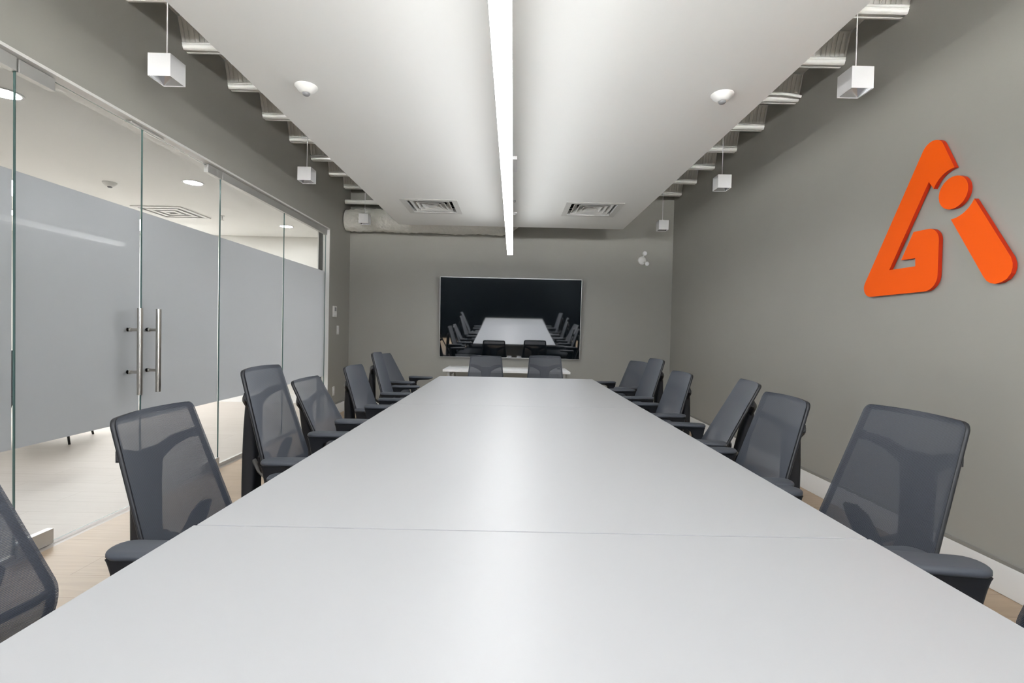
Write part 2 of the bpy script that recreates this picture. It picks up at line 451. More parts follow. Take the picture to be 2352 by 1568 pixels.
# ------------------------------------------------------------------ cube pendants
def make_pendant(label, loc):
    t = thing('cube_pendant_light', label, 'pendant light', loc, 0, 'white cube pendant lights beside the ceiling panel')
    s, h = .0635, .0625
    bm = bmesh.new(); w = .003
    bx(bm, -s, s, -s, s, h - w, h)
    for k in (-1, 1):
        bx(bm, min(k * s, k * (s - w)), max(k * s, k * (s - w)), -s, s, -h, h - w)
        bx(bm, -s + w, s - w, min(k * s, k * (s - w)), max(k * s, k * (s - w)), -h, h - w)
    obj('lamp_shade', bm, M['lampbody'], t)
    bm = bmesh.new(); a, b = s - .004, .022
    lo = [bm.verts.new((x, y, -h + .004)) for x, y in ((-a, -a), (a, -a), (a, a), (-a, a))]
    hi = [bm.verts.new((x, y, .02)) for x, y in ((-b, -b), (b, -b), (b, b), (-b, b))]
    for k in range(4): bm.faces.new((lo[k], lo[(k + 1) % 4], hi[(k + 1) % 4], hi[k]))
    bm.faces.new(hi)
    obj('reflector', bm, M['refl'], t)
    bm = bmesh.new(); lathe(bm, [(.026, h + .0005), (.026, h + .010), (.020, h + .014), (.006, h + .016)], 20); obj('top_cap', bm, M['lampbody'], t, smooth=40)
    bm = bmesh.new(); tube(bm, [(0, 0, h + .012), (0, 0, 3.36 - 2.64)], .0032, 8); obj('cord', bm, M['lampbody'], t)
    return t
p0 = make_pendant('nearest white cube pendant light hanging beside the left wall', (-1.993, 2.81, 2.637))
dup(p0, 'middle white cube pendant light hanging beside the left wall', (-1.993, 4.71, 2.648))
dup(p0, 'farthest white cube pendant light hanging in front of the wrapped duct', (-1.993, 6.56, 2.655))
dup(p0, 'nearest white cube pendant light hanging beside the right wall', (1.993, 2.898, 2.702))
dup(p0, 'middle white cube pendant light hanging beside the right wall', (1.993, 4.712, 2.664))
dup(p0, 'farthest white cube pendant light near the far right corner', (1.993, 6.56, 2.655))

# ------------------------------------------------------------------ ceiling sensors
def make_sensor(label, loc, group='dome ceiling sensors'):
    t = thing('ceiling_sensor', label, 'sensor', loc, 0, group)
    bm = bmesh.new(); lathe(bm, [(.062, -.001), (.062, -.006), (.056, -.012), (.046, -.026), (.030, -.038), (.024, -.040), (0.001, -.040)], 36); obj('housing', bm, M['plasticw'], t, smooth=40)
    bm = bmesh.new(); lathe(bm, [(.021, -.0405), (.021, -.045), (.015, -.052), (.001, -.054)], 24); obj('sensor_lens', bm, M['grey'], t, smooth=50)
    return t
s0 = make_sensor('white dome sensor on the ceiling panel left of the linear light', (-1.195, 2.80, CEIL))
dup(s0, 'white dome sensor on the ceiling panel right of the linear light', (1.165, 2.785, CEIL))
dup(s0, 'white dome sensor on the corridor ceiling behind the glass door', (-4.06, 4.93, 2.6))

# ------------------------------------------------------------------ corridor ceiling fittings
def make_down(label, loc):
    t = thing('downlight', label, 'light', loc, 0, 'round downlights in the corridor ceiling')
    bm = bmesh.new(); lathe(bm, [(.095, -.001), (.095, -.006), (.080, -.006), (.080, -.002)], 32); obj('trim_ring', bm, M['lampbody'], t, smooth=40)
    bm = bmesh.new(); lathe(bm, [(.079, -.004), (.001, -.004)], 32); obj('light_lens', bm, M['down'], t)
    return t
w0 = make_down('round corridor downlight nearest the camera at the left photo edge', (-3.17, 3.05, 2.6))
dup(w0, 'middle round corridor downlight seen above the right glass door', (-3.18, 4.86, 2.6))
dup(w0, 'farthest round corridor downlight near the corridor end', (-3.18, 6.86, 2.6))
for x, y in ((-6.3, 4.9), (-6.3, 6.8), (-5.3, 6.8), (-5.3, 5.3)):  # added lights out of view, brighten the frosted film from behind
    t = thing('fill_light_panel', 'added unseen fill light panel deep in the corridor ceiling', 'light', (x, y, 2.6), 0, 'added fill lights deep in the corridor')
    bm = bmesh.new(); bx(bm, -.32, .32, -.62, .62, -.012, -.001); obj('frame', bm, M['lampbody'], t)
    bm = bmesh.new(); bx(bm, -.30, .30, -.60, .60, -.0145, -.0125); obj('light_lens', bm, M['panel'], t)
t = thing('corridor_diffuser', 'square air vent in the corridor ceiling seen through the right glass door', 'air vent', (-4.28, 6.15, 2.6))
bm = bmesh.new()
for a, b in ((.30, .25), (.20, .15), (.10, .05)):
    for k in (-1, 1):
        bx(bm, min(k * a, k * b), max(k * a, k * b), -a, a, -.012, -.002); bx(bm, -b, b, min(k * a, k * b), max(k * a, k * b), -.012, -.002)
obj('frame', bm, M['vent'], t)
bm = bmesh.new(); bx(bm, -.25, .25, -.25, .25, -.0018, -.0008); obj('opening', bm, M['grey'], t)
t = thing('sprinkler_head', 'small pendent sprinkler head under the corridor ceiling', 'sprinkler', (-3.74, 6.29, 2.6))
bm = bmesh.new(); lathe(bm, [(.03, -.001), (.03, -.005), (.008, -.008), (.008, -.04)], 16); obj('body', bm, M['alu'], t, smooth=40)
bm = bmesh.new(); lathe(bm, [(.022, -.055), (.022, -.058)], 16); tube(bm, [(.0, 0, -.038), (.0, 0, -.056)], .005, 8); obj('deflector', bm, M['alu'], t)

# ------------------------------------------------------------------ glass partition
TH = .010
def pane(bm, y0, y1, z0, z1):
    fs = bx(bm, GX - TH / 2, GX + TH / 2, y0, y1, z0, z1)
    for f in fs: f.material_index = 1
    for f in fs[:2]: f.material_index = 0
def film(bm, y0, y1): bx(bm, GX - TH / 2 - .0035, GX - TH / 2 - .0015, y0 + .004, y1 - .004, .555, 1.93)
def fixed(name, y0, y1, lab):
    bm = bmesh.new(); pane(bm, y0, y1, .02, HZ - .02)
    o = struct(obj(name, bm, [M['glass'], M['gedge']], fixn=True), lab)
    bm = bmesh.new(); film(bm, y0, y1); obj('frosted_film', bm, M['film'], o)
    return o
wn = fixed('window_1', -.298, 2.405, 'fixed glass panel at the left photo edge with a frosted band')
bm = bmesh.new(); bx(bm, GX - .019, GX + .019, -.298, 2.400, 2.405, HZ - .001); obj('top_channel', bm, M['alu'], wn, bevel=.002)
bm = bmesh.new(); bx(bm, GX - .013, GX + .013, -.298, 2.400, .0, .03); obj('bottom_channel', bm, M['alu'], wn)
wn = fixed('window_2', 4.092, 5.232, 'fixed glass panel right of the doors with a frosted band')
bm = bmesh.new(); bx(bm, GX - .019, GX + .019, 4.092, JY - .002, 2.405, HZ - .001); obj('top_channel', bm, M['alu'], wn, bevel=.002)
bm = bmesh.new(); bx(bm, GX - .013, GX + .013, 4.092, JY - .002, .0, .03); obj('bottom_channel', bm, M['alu'], wn)
wn = fixed('window_3', 5.2355, JY - .002, 'fixed glass panel at the far end of the partition')
bm = bmesh.new(); bx(bm, -2.536, -2.486, JY - .012, JY - .0005, 0, HZ - .001); obj('side_channel', bm, M['dpost'], wn)
def door(name, y0, y1, hinge, hy, lab):
    bm = bmesh.new(); pane(bm, y0, y1, .012, HZ - .012)
    o = struct(obj(name, bm, [M['glass'], M['gedge']]), lab)
    bm = bmesh.new(); film(bm, y0, y1); obj('frosted_film', bm, M['film'], o)
    for z0, z1 in ((2.405, HZ - .004), (.006, .085)):
        bm = bmesh.new(); a, b = (hinge, hinge + .19) if hinge < (y0 + y1) / 2 else (hinge - .19, hinge)
        bx(bm, GX - .018, GX + .018, a, b, z0, z1); obj('patch_fitting', bm, M['alu'], o, bevel=.002)
    for s in (1, -1):
        bm = bmesh.new(); X = GX + s * .072
        tube(bm, [(X, hy, .735), (X, hy, 1.292)], .0155, 20)
        h = obj('handle', bm, M['steel'], o, smooth=40)
        for z in (.880, 1.152):
            bm = bmesh.new(); lathe(bm, [(.013, GX + s * .0065), (.013, GX + s * .014), (.0095, GX + s * .016), (.0095, X - s * .010)], 16, axis='x', o=(0, hy, z))
            obj('standoff', bm, M['steel'], h, smooth=40)
    return o
door('door_1', 2.409, 3.2275, 2.411, 3.128, 'left frosted glass door leaf with a steel pull bar')
door('door_2', 3.2305, 4.088, 4.086, 3.292, 'right frosted glass door leaf with a steel pull bar')
bm = bmesh.new(); bx(bm, GX - .02, GX + .02, 3.11, 3.40, HZ - .011, HZ - .0005)
struct(obj('trim_3', bm, M['alu'], bevel=.003), 'small metal stop plate above the meeting glass doors')

# ------------------------------------------------------------------ conference table
TZ, TT = .74, .028
t = thing('conference_table', 'long white conference table of three joined tops filling the foreground', 'table', (0, 0, 0))
def top(y0, y1, xl, xr):
    bm = bmesh.new()
    bx(bm, xl, xr, y0, y1, TZ - TT, TZ)
    o = obj('tabletop', bm, M['table'], t, bevel=.0008); return o
TXL, TXR = -.700, .816
top(1.0945, 2.9575, TXL, TXR); top(2.9605, 4.83, TXL + .001, TXR - .002); top(-.775, 1.0905, TXL - .005, TXR + .005)
for y in (1.0925, 2.959):
    bm = bmesh.new(); bx(bm, TXL + .03, TXR - .03, y - .05, y + .05, TZ - TT - .012, TZ - TT - .0005)
    obj('joining_plate', bm, M['alu'], t)
for y in (-.55, 1.09, 2.96, 4.55):
    bm = bmesh.new()
    bx(bm, -.14, .26, y - .03, y + .03, .03, TZ - TT - .013); bx(bm, -.26, .38, y - .04, y + .04, 0, .03)
    obj('leg', bm, M['trim'], t, bevel=.004)

# ------------------------------------------------------------------ mesh office chair (faces +Y, origin on the floor under the swivel axis)
SY = .36                       # swivel axis is this far in front of the back's top edge
PIV = Vector((0, .17 - SY, .45))
REC0 = math.radians(17.5)
ZTOP = .95
def back_profile(s):
    """(y,z) of the back's front surface at arc length s down from the top"""
    L = .455
    if s <= L: return (-SY + s * math.sin(REC0), ZTOP - s * math.cos(REC0))
    y, z = -SY + L * math.sin(REC0), ZTOP - L * math.cos(REC0)
    a = REC0; ds = .004; k = s - L
    while k > 0:
        a -= ds * 11.0; a = max(a, -.80)
        y += math.sin(a) * min(ds, k); z -= math.cos(a) * min(ds, k); k -= ds
    return (y, z)
def half_w(s):
    w = .184 + (.226 - .184) * min(1, s / .45)
    if s > .45: w -= (s - .45) * .25
    return w
def on_back(u, s, off=0.0):
    w = half_w(s); r = .026
    if s < r: w = w - r + math.sqrt(max(0, r * r - (r - s) ** 2))
    y, z = back_profile(max(s, 0) + 0.005 * u * u * (1 if s < .2 else max(0, 1 - (s - .2) / .2)))
    cur = .022 * (1 - u * u)
    return Vector((u * w, y - cur * math.cos(REC0) - off * math.cos(REC0), z - cur * math.sin(REC0) * .3 - off * math.sin(REC0)))
SEND = .520
def chair_parts(t):
    # mesh panel
    bm = bmesh.new(); nu, nv = 22, 44
    sv = [0, .001, .003, .007, .012, .018] + [.026 + (SEND - .026) * i / (nv - 6) for i in range(nv - 5)]
    g = [[bm.verts.new(on_back(-1 + 2 * i / nu, s) - PIV) for i in range(nu + 1)] for s in sv]
    for a, b in zip(g, g[1:]):
        for i in range(nu): bm.faces.new((a[i], b[i], b[i + 1], a[i + 1]))
    obj('backrest', bm, M['fabric'], t, loc=PIV, smooth=60, fixn=False)
    # rim round the mesh, side blades running on behind and below
    bm = bmesh.new(); pts = []; e = 40
    tail = lambda sx: [Vector((sx * .185, -SY + .085, ZTOP - .575)), Vector((sx * .135, -SY + .045, ZTOP - .605)), Vector((sx * .06, -SY - .01, ZTOP - .615))]
    side = [.55 - (.55 - .03) * i / e for i in range(e + 1)]
    pts += tail(-1)[::-1] + [on_back(-.962, s, .010) for s in side]
    pts += [on_back(-.962, s, .010) for s in (.022, .014, .010)]
    pts += [on_back(-.93 + 1.86 * i / 20, .0075, .010) for i in range(21)]
    pts += [on_back(.962, s, .010) for s in (.010, .014, .022)] + [on_back(.962, s, .010) for s in side[::-1]] + tail(1)
    clean = [pts[0]]
    for p in pts[1:]:
        if (p - clean[-1]).length > .004: clean.append(p)
    tube(bm, [p - PIV for p in clean], .0085, 10)
    obj('back_frame', bm, M['rim'], t, loc=PIV, smooth=60)
    # spine with spread arms
    bm = bmesh.new()
    def sec(y0, y1, hw, z): return [Vector((x, y, z)) - PIV for x, y in rrect(2 * hw, y1 - y0, min(.012, (y1 - y0) * .45, hw * .8), 3, 0, (y0 + y1) / 2)]
    yb = -SY
    loft(bm, [sec(yb - .040, yb - .018, .070, ZTOP - .135), sec(yb - .050, yb - .016, .060, ZTOP - .19), sec(yb - .060, yb - .010, .046, ZTOP - .28), sec(yb - .064, yb - .004, .040, ZTOP - .40), sec(yb - .062, yb - .004, .042, ZTOP - .52), sec(yb - .056, yb - .006, .050, ZTOP - .60), sec(yb - .050, yb - .004, .055, ZTOP - .645)])
    for s in (-1, 1):
        path = [(s * .010, yb - .030, ZTOP - .205), (s * .055, yb - .030, ZTOP - .160), (s * .11, yb - .022, ZTOP - .134), (s * .160, yb + .000, ZTOP - .120), (s * .184, yb + .016, ZTOP - .116)]
        tube(bm, [Vector(p) - PIV for p in path], [.030, .028, .022, .016, .012], 10, sx=.55)
        bx(bm, *(sorted((s * .168 - PIV.x, s * .184 - PIV.x))), yb + .006 - PIV.y, yb + .024 - PIV.y, ZTOP - .133 - PIV.z, ZTOP - .100 - PIV.z)
    # forward bracket to the mechanism
    tube(bm, [Vector(p) - PIV for p in ((0, yb - .03, ZTOP - .62), (0, yb + .08, ZTOP - .60), (0, yb + .22, ZTOP - .575))], [.042, .036, .034], 10, sx=1.2)
    obj('back_support', bm, M['plastic'], t, loc=PIV, smooth=45)
    # curved lumbar strut between spine and panel
    bm = bmesh.new()
    for s in (-1, 1):
        P = [(s * .03, yb - .012, ZTOP - .42), (s * .07, yb + .030, ZTOP - .455), (s * .13, yb + .085, ZTOP - .462), (s * .19, yb + .115, ZTOP - .455), (s * .222, yb + .128, ZTOP - .440)]
        tube(bm, [Vector(p) - PIV for p in P], [.010, .011, .011, .010, .008], 8)
    obj('lumbar_strut', bm, M['ped'], t, loc=PIV, smooth=60)
    # leaf-shaped lumbar pads behind the mesh
    for s in (-1, 1):
        bm = bmesh.new()
        P = [(s * .022, yb + .050, ZTOP - .480), (s * .060, yb + .064, ZTOP - .445), (s * .105, yb + .066, ZTOP - .405), (s * .145, yb + .068, ZTOP - .375), (s * .172, yb + .072, ZTOP - .362)]
        R = []
        for (x, y, z), w in zip(P, (.014, .040, .046, .032, .007)):
            d = Vector((s * .66, 0, -.75)).normalized() * w
            c = Vector((x, y, z)) - PIV; e = Vector((0, .004, 0))
            R.append([c - d - e, c - d + e, c + d + e, c + d - e])
        loft(bm, R); obj('lumbar_pad', bm, M['plastic'], t, loc=PIV)
    # seat
    bm = bmesh.new(); rings = []
    for z, k in ((.415, .90), (.425, .97), (.445, 1.0), (.468, .985), (.480, .95), (.486, .86)):
        r = []
        for x, y in rrect(.49 * k, .47 * k, .09 * k, 6, 0, .40 - SY):
            dz = -.018 * max(0, (y - (.50 - SY)) / .12) ** 2 - .010 * (1 - min(1, abs(x) / .22)) * (1 if z > .46 else 0)
            r.append((x, y, z + dz))
        rings.append(r)
    loft(bm, rings); obj('seat', bm, M['seat'], t, smooth=50)
    bm = bmesh.new(); bx(bm, -.11, .11, -.14, .14, .355, .414); bx(bm, -.20, .20, .02, .07, .385, .4145)
    obj('seat_mechanism', bm, M['plastic'], t, bevel=.012)
    # arms: origin at pad height 0.66
    for s in (-1, 1):
        bm = bmesh.new(); A = Vector((s * .262, .10 - SY, .645))
        def cs(cx, cy, z, w, d, r=.010): return [(cx + x, cy + y, z) for x, y in rrect(w, d, r, 4)]
        loft(bm, [cs(-s * .035, .085, -.245, .040, .080), cs(-s * .020, .075, -.19, .040, .072), cs(0, .052, -.12, .042, .064), cs(0, .042, -.06, .048, .064), cs(0, .045, -.032, .054, .078), cs(0, .060, -.017, .060, .112), cs(0, .115, -.008, .064, .225), cs(0, .120, -.002, .066, .240)])
        arm = obj('armrest', bm, M['plastic'], t, loc=A, smooth=50)
        bm = bmesh.new(); loft(bm, [cs(0, .125, -.001, .074, .250, .030), cs(0, .125, .004, .084, .260, .036), cs(0, .125, .012, .084, .260, .036), cs(0, .125, .017, .076, .252, .033), cs(0, .125, .019, .058, .232, .026)])
        obj('arm_pad', bm, M['pad'], arm, smooth=50)
    # column, star base, castors
    bm = bmesh.new(); lathe(bm, [(.028, .10), (.028, .24), (.018, .245), (.018, .36)], 20); obj('gas_lift', bm, M['black'], t, smooth=40)
    bm = bmesh.new(); lathe(bm, [(.045, .075), (.048, .09), (.042, .12), (.030, .125)], 24)
    for k in range(5):
        a = PI / 2 + .35 + 2 * PI * k / 5; c, s_ = math.cos(a), math.sin(a)
        tube(bm, [(c * .03, s_ * .03, .098), (c * .16, s_ * .16, .092), (c * .30, s_ * .30, .074), (c * .325, s_ * .325, .070)], [.024, .022, .016, .010], 10)
    obj('base', bm, M['ped'], t, smooth=50)
    for k in range(5):
        a = PI / 2 + .35 + 2 * PI * k / 5; c, s_ = math.cos(a) * .31, math.sin(a) * .31
        bm = bmesh.new()
        for d in (-.016, .016): lathe(bm, [(.008, d - .009), (.027, d - .009), (.030, d - .005), (.030, d + .005), (.027, d + .009), (.008, d + .009)], 20, axis='x', o=(0, 0, .030))
        tube(bm, [(0, 0, .03), (0, 0, .068)], .006, 8)
        cst = obj('caster', bm, M['black'], t, loc=(c, s_, 0), smooth=40); cst.rotation_euler = (0, 0, a + .6)

CH_GROUP = 'grey mesh office chairs around the conference table'
proto = [None]
def copy_chair():
    if proto[0] is None:
        r = thing('office_chair', '', 'chair'); chair_parts(r); proto[0] = r; return r
    return dup(proto[0], '', (0, 0, 0))
ORIG = {}
def chair(x, y, th, zt, rec, label, arm_z=.66, arm_f=(0, 0)):
    """x,y,zt: where the middle of the back's top edge is; th: facing direction in degrees; rec: recline in degrees"""
    r = copy_chair(); r['label'] = label; r['group'] = CH_GROUP
    d = math.radians(rec) - REC0
    v = Vector((0, -SY, ZTOP)) - PIV
    ty = v.y * math.cos(d) - v.z * math.sin(d); tz = v.y * math.sin(d) + v.z * math.cos(d)
    # tipping backwards = positive rotation about +X
    top_y, top_z = PIV.y + ty, PIV.z + tz
    lift = zt - top_z
    a = math.radians(th); fw = Vector((math.cos(a), math.sin(a)))
    o = Vector((x, y)) - fw * top_y
    r.location = (o.x, o.y, 0); r.rotation_euler = (0, 0, a - PI / 2)
    for c in r.children:
        n = c.name.split('.')[0]
        if n in ('backrest', 'back_frame', 'back_support', 'lumbar_strut', 'lumbar_pad'):
            c.location = (PIV.x, PIV.y, PIV.z + lift); c.rotation_euler = (d, 0, 0)
        elif n in ('seat', 'seat_mechanism'): c.location = (0, 0, lift)
        elif n == 'armrest': c.location = (c.location.x, .10 - SY + arm_f[0 if c.location.x < 0 else 1], arm_z - .019)
        elif n == 'gas_lift': c.scale = (1, 1, (.36 + lift) / .36) 
    return r
chair(-1.215, .88, 0, 1.005, 25, 'grey mesh office chair in the lower left photo corner, cut off by the frame', .667, (.125, .125))
chair(-1.145, 1.581, 2.3, .922, 18.1, 'grey mesh office chair with see-through back in front of the glass door handles', .625, (.14, .17))
chair(-1.116, 2.200, 3.4, 1.014, 16.1, 'upright tall-set grey mesh office chair, third from the camera on the left side', .66, (.03, .03))
chair(-1.206, 2.880, 0, .898, 27.5, 'strongly reclined grey mesh office chair, fourth from the camera on the left side', .70, (.09, .09))
chair(-1.144, 3.560, -1.5, .925, 18.8, 'grey mesh office chair, fifth on the left side, right of the low wall outlet', .65)
chair(-1.170, 4.270, 3.7, .988, 16.2, 'raised grey mesh office chair overlapping the darker one at the far left', .67)
chair(-1.299, 4.950, -9.5, .947, 27.8, 'dark grey mesh office chair at the far left corner of the table', .70)
chair(1.195, .79, 172, 1.03, 17, 'grey mesh office chair in the lower right corner, only its armrest in view', .70, (.075, .075))
chair(1.290, 1.560, 183.1, .968, 18.3, 'large grey mesh office chair nearest the camera with its whole back against right wall', .63, (.08, .08))
chair(1.225, 2.170, 178, .936, 17.4, 'grey mesh office chair right of the table, just beyond the largest right-hand one', .63)
chair(1.382, 2.810, 169.8, .942, 27.6, 'leaning grey mesh office chair, third whole one from the camera on the right side', .63)
chair(1.247, 3.550, 182.3, .929, 17.9, 'grey mesh office chair with armrest over the table edge, midway along the right side', .66, (-.03, -.03))
chair(1.271, 4.250, 182.2, .986, 18.4, 'raised grey mesh office chair overlapping the darker one at the far right', .685)
chair(1.301, 4.950, 193.5, .924, 21, 'dark grey mesh office chair at the far right corner of the table', .69)
chair(-.289, 5.72, -90, .908, 15.9, 'blue-grey mesh office chair at the table head, left of the two below the screen', .60)
chair(.404, 5.72, -90, .925, 15.5, 'blue-grey mesh office chair at the table head, right of the two below the screen', .60)

# ------------------------------------------------------------------ wall screen
t = thing('wall_screen', 'large black glossy flat screen mounted on the far wall', 'screen', (-.0185, 7.135, 1.388))
SWH, SHH = 1.033, .586
bm = bmesh.new(); nx, nz = 48, 64
def slope_at(z):
    K = ((-.6, .043), (-.35, .046), (.05, .056), (.6, .056))
    for (a, p), (b, q) in zip(K, K[1:]):
        if z <= b: return p + (q - p) * max(0, z - a) / (b - a)
    return K[-1][1]
TILT = .050
def bow(u, v):
    # a large thin panel is never quite flat: a few millimetres of bow
    x, z = u * SWH, v * SHH; n = 24; h = 0.0
    for i in range(n):
        zz = z * (i + .5) / n; h -= (slope_at(zz) - TILT) * z / n
    return .0062 + h - .0085 * x * x
g = [[bm.verts.new((-SWH + .008 + (2 * SWH - .016) * i / nx, -.0008 + bow(-1 + 2 * i / nx, -1 + 2 * j / nz), -SHH + .008 + (2 * SHH - .016) * j / nz)) for i in range(nx + 1)] for j in range(nz + 1)]
for a, b in zip(g, g[1:]):
    for i in range(nx): bm.faces.new((a[i], a[i + 1], b[i + 1], b[i]))
obj('display_panel', bm, M['screen'], t, smooth=80, fixn=False)
bm = bmesh.new(); w = .009
bx(bm, -SWH, SWH, -.004, .035, SHH - w, SHH); bx(bm, -SWH, SWH, -.004, .035, -SHH, -SHH + w)
bx(bm, -SWH, -SWH + w, -.004, .035, -SHH + w, SHH - w); bx(bm, SWH - w, SWH, -.004, .035, -SHH + w, SHH - w)
obj('bezel', bm, M['bezel'], t)
bm = bmesh.new(); bx(bm, -SWH + .01, SWH - .01, .014, .035, -SHH + .01, SHH - .01); obj('back_cover', bm, M['black'], t)
bm = bmesh.new(); bx(bm, -.35, .35, .0352, .068, -.22, .22); obj('wall_mount', bm, M['black'], t)
t.rotation_euler = (TILT, 0, 0)

# ------------------------------------------------------------------ console table under the screen
t = thing('console_table', 'narrow white console table with round silver legs under the screen', 'table', (-.05, 6.64, 0))
bm = bmesh.new(); bx(bm, -.825, .825, -.36, .36, .66, .69); obj('tabletop', bm, M['edge'], t, bevel=.003)
for sx in (-1, 1):
    for sy in (-1, 1):
        bm = bmesh.new(); lathe(bm, [(.035, 0), (.035, .012), (.028, .016), (.028, .659)], 24, o=(sx * .755, sy * .29, 0)); obj('leg', bm, M['alu'], t, smooth=40)
    bm = bmesh.new(); bx(bm, sx * .755 - .012, sx * .755 + .012, -.262, .262, .60, .659); obj('rail', bm, M['alu'], t)
bm = bmesh.new(); bx(bm, -.02, .02, -.035, .035, 0, .014)
tag(obj('remote_control', bm, M['black'], bevel=.004, loc=(.665, 6.72, .6905)), 'small black remote lying on the right end of the console table', 'remote')

# ------------------------------------------------------------------ orange wall logo (front face X = XR-.025)
def arc_fit(pts, rounds, n=8):
    """round chosen corners of a polygon; rounds maps index -> radius"""
    out = []; k = len(pts)
    for i, p in enumerate(pts):
        if i not in rounds: out.append(p); continue
        P, A, B = Vector(p), Vector(pts[i - 1]), Vector(pts[(i + 1) % k])
        a, b = (A - P).normalized(), (B - P).normalized(); half = a.angle(b) / 2
        d = min(rounds[i] / math.tan(half), (A - P).length * .48 if (i - 1) % k in rounds else (A - P).length * .98, (B - P).length * .48 if (i + 1) % k in rounds else (B - P).length * .98)
        r = d * math.tan(half); c = P + (a + b).normalized() * (r / math.sin(half))
        s, e = P + a * d - c, P + b * d - c
        a0 = math.atan2(s.y, s.x); da = (math.atan2(e.y, e.x) - a0 + PI) % (2 * PI) - PI
        out += [(c.x + r * math.cos(a0 + da * j / n), c.y + r * math.sin(a0 + da * j / n)) for j in range(n + 1)]
    return out
DC, DR = Vector((2.605, 1.982)), .0865     # dot of the i  (wall coordinates: y, z)
def gap_arc(p, q, rad, n=10):
    a0 = math.atan2(p[1] - DC.y, p[0] - DC.x); a1 = math.atan2(q[1] - DC.y, q[0] - DC.x)
    da = (a1 - a0 + PI) % (2 * PI) - PI
    r0, r1 = (Vector(p) - DC).length, (Vector(q) - DC).length
    return [(DC.x + (r0 + (r1 - r0) * j / n) * math.cos(a0 + da * j / n), DC.y + (r0 + (r1 - r0) * j / n) * math.sin(a0 + da * j / n)) for j in range(1, n)]
A = [(2.735, 2.385), (2.601, 2.114)]
big = [(2.737, 2.392), (2.601, 2.114)] + gap_arc((2.601, 2.114), (2.726, 2.037), 0) + [(2.726, 2.037), (2.760, 2.086), (3.026, 1.624), (2.831, 1.622), (2.833, 1.669), (2.936, 1.672), (2.852, 1.824), (2.680, 1.818), (2.680, 1.470), (3.285, 1.470)]
nb = len(big)
bigR = arc_fit(big, {0: .075, nb - 3: .075, nb - 2: .085, nb - 1: .062}, 12)
stem = [(2.483, 1.918), (2.205, 1.452), (2.372, 1.430), (2.612, 1.842)]
stem = [(2.483, 1.918), (2.248, 1.528), (2.397, 1.431 + .045), (2.612, 1.842)]
stemR = [(2.483, 1.918), (2.288, 1.592), (2.279, 1.563), (2.2785, 1.540), (2.285, 1.516), (2.303, 1.492), (2.330, 1.478), (2.358, 1.4735), (2.383, 1.480), (2.402, 1.493), (2.418, 1.514), (2.612, 1.842)] + gap_arc((2.612, 1.842), (2.483, 1.918), 0)
t = thing('wall_logo', 'orange triangular letter logo standing off the right wall', 'sign', (XR, 0, 0))
place = lambda u, v, w: (w, u, v)
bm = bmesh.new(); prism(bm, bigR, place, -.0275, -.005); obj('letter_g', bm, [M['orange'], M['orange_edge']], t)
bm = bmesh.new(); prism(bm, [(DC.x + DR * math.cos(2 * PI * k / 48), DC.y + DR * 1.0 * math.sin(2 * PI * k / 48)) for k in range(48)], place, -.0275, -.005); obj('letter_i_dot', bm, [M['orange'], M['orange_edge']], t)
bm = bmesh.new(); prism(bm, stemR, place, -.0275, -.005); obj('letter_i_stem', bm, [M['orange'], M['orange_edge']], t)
bm = bmesh.new()
for y, z in ((2.76, 2.20), (3.10, 1.54), (2.76, 1.60), (2.605, 1.98), (2.50, 1.80), (2.36, 1.56)):
    lathe(bm, [(.008, -.0055), (.008, 0)], 10, axis='x', o=(0, y, z))
obj('standoff', bm, M['alu'], t)

# ------------------------------------------------------------------ small wall devices
t = thing('emergency_light', 'white twin-head emergency light high on the far wall right of the screen', 'light', (1.905, YB, 2.285))
bm = bmesh.new(); lathe(bm, [(.062, -.001), (.062, -.022), (.052, -.034), (.02, -.040), (.001, -.040)], 28, axis='y'); obj('base_plate', bm, M['plasticw'], t, smooth=45)
for (hx, hz, dx, dz) in ((.02, .095, .012, .0), (.055, -.055, .025, -.02)):
    bm = bmesh.new(); tube(bm, [(hx * .4, -.035, hz * .4), (hx * .75, -.045, hz * .75), (hx, -.055, hz)], .012, 8)
    h = obj('lamp_head', bm, M['plasticw'], t, smooth=60)
    bm = bmesh.new(); lathe(bm, [(.018, -.035), (.030, -.045), (.034, -.075), (.034, -.088), (.030, -.092), (.028, -.086), (.001, -.084)], 22, axis='y', o=(hx, 0, hz)); obj('lamp_cup', bm, M['plasticw'], h, smooth=45)
    bm = bmesh.new(); lathe(bm, [(.024, -.0862), (.012, -.0885), (.001, -.089)], 18, axis='y', o=(hx, 0, hz)); obj('lamp_lens', bm, M['lampbody'], h, smooth=60)
t = thing('thermostat', 'small white thermostat with a dark display on the left wall beyond the glass', 'thermostat', (XL, 6.60, 1.415))
bm = bmesh.new(); bx(bm, .0005, .024, -.052, .052, -.075, .075); obj('housing', bm, M['plasticw'], t, bevel=.004)
bm = bmesh.new(); bx(bm, .0245, .0255, -.035, .030, .005, .055); obj('display', bm, M['grey'], t)
bm = bmesh.new()
for y in (-.022, .018): bx(bm, .0245, .028, y - .014, y + .014, -.05, -.02)
obj('button', bm, M['lampbody'], t)
t = thing('light_switch', 'white light switch plate on the left wall below the thermostat', 'switch', (XL, 6.75, 1.165))
bm = bmesh.new(); bx(bm, .0005, .007, -.038, .038, -.060, .060); obj('plate', bm, M['plasticw'], t, bevel=.002)
bm = bmesh.new(); bx(bm, .0072, .012, -.016, .016, -.033, .033); obj('rocker', bm, M['lampbody'], t, bevel=.001)
t = thing('wall_outlet', 'white wall outlet low on the left wall near the baseboard', 'outlet', (XL, 6.615, .335))
bm = bmesh.new(); bx(bm, .0005, .007, -.038, .038, -.062, .062); obj('plate', bm, M['plasticw'], t, bevel=.002)
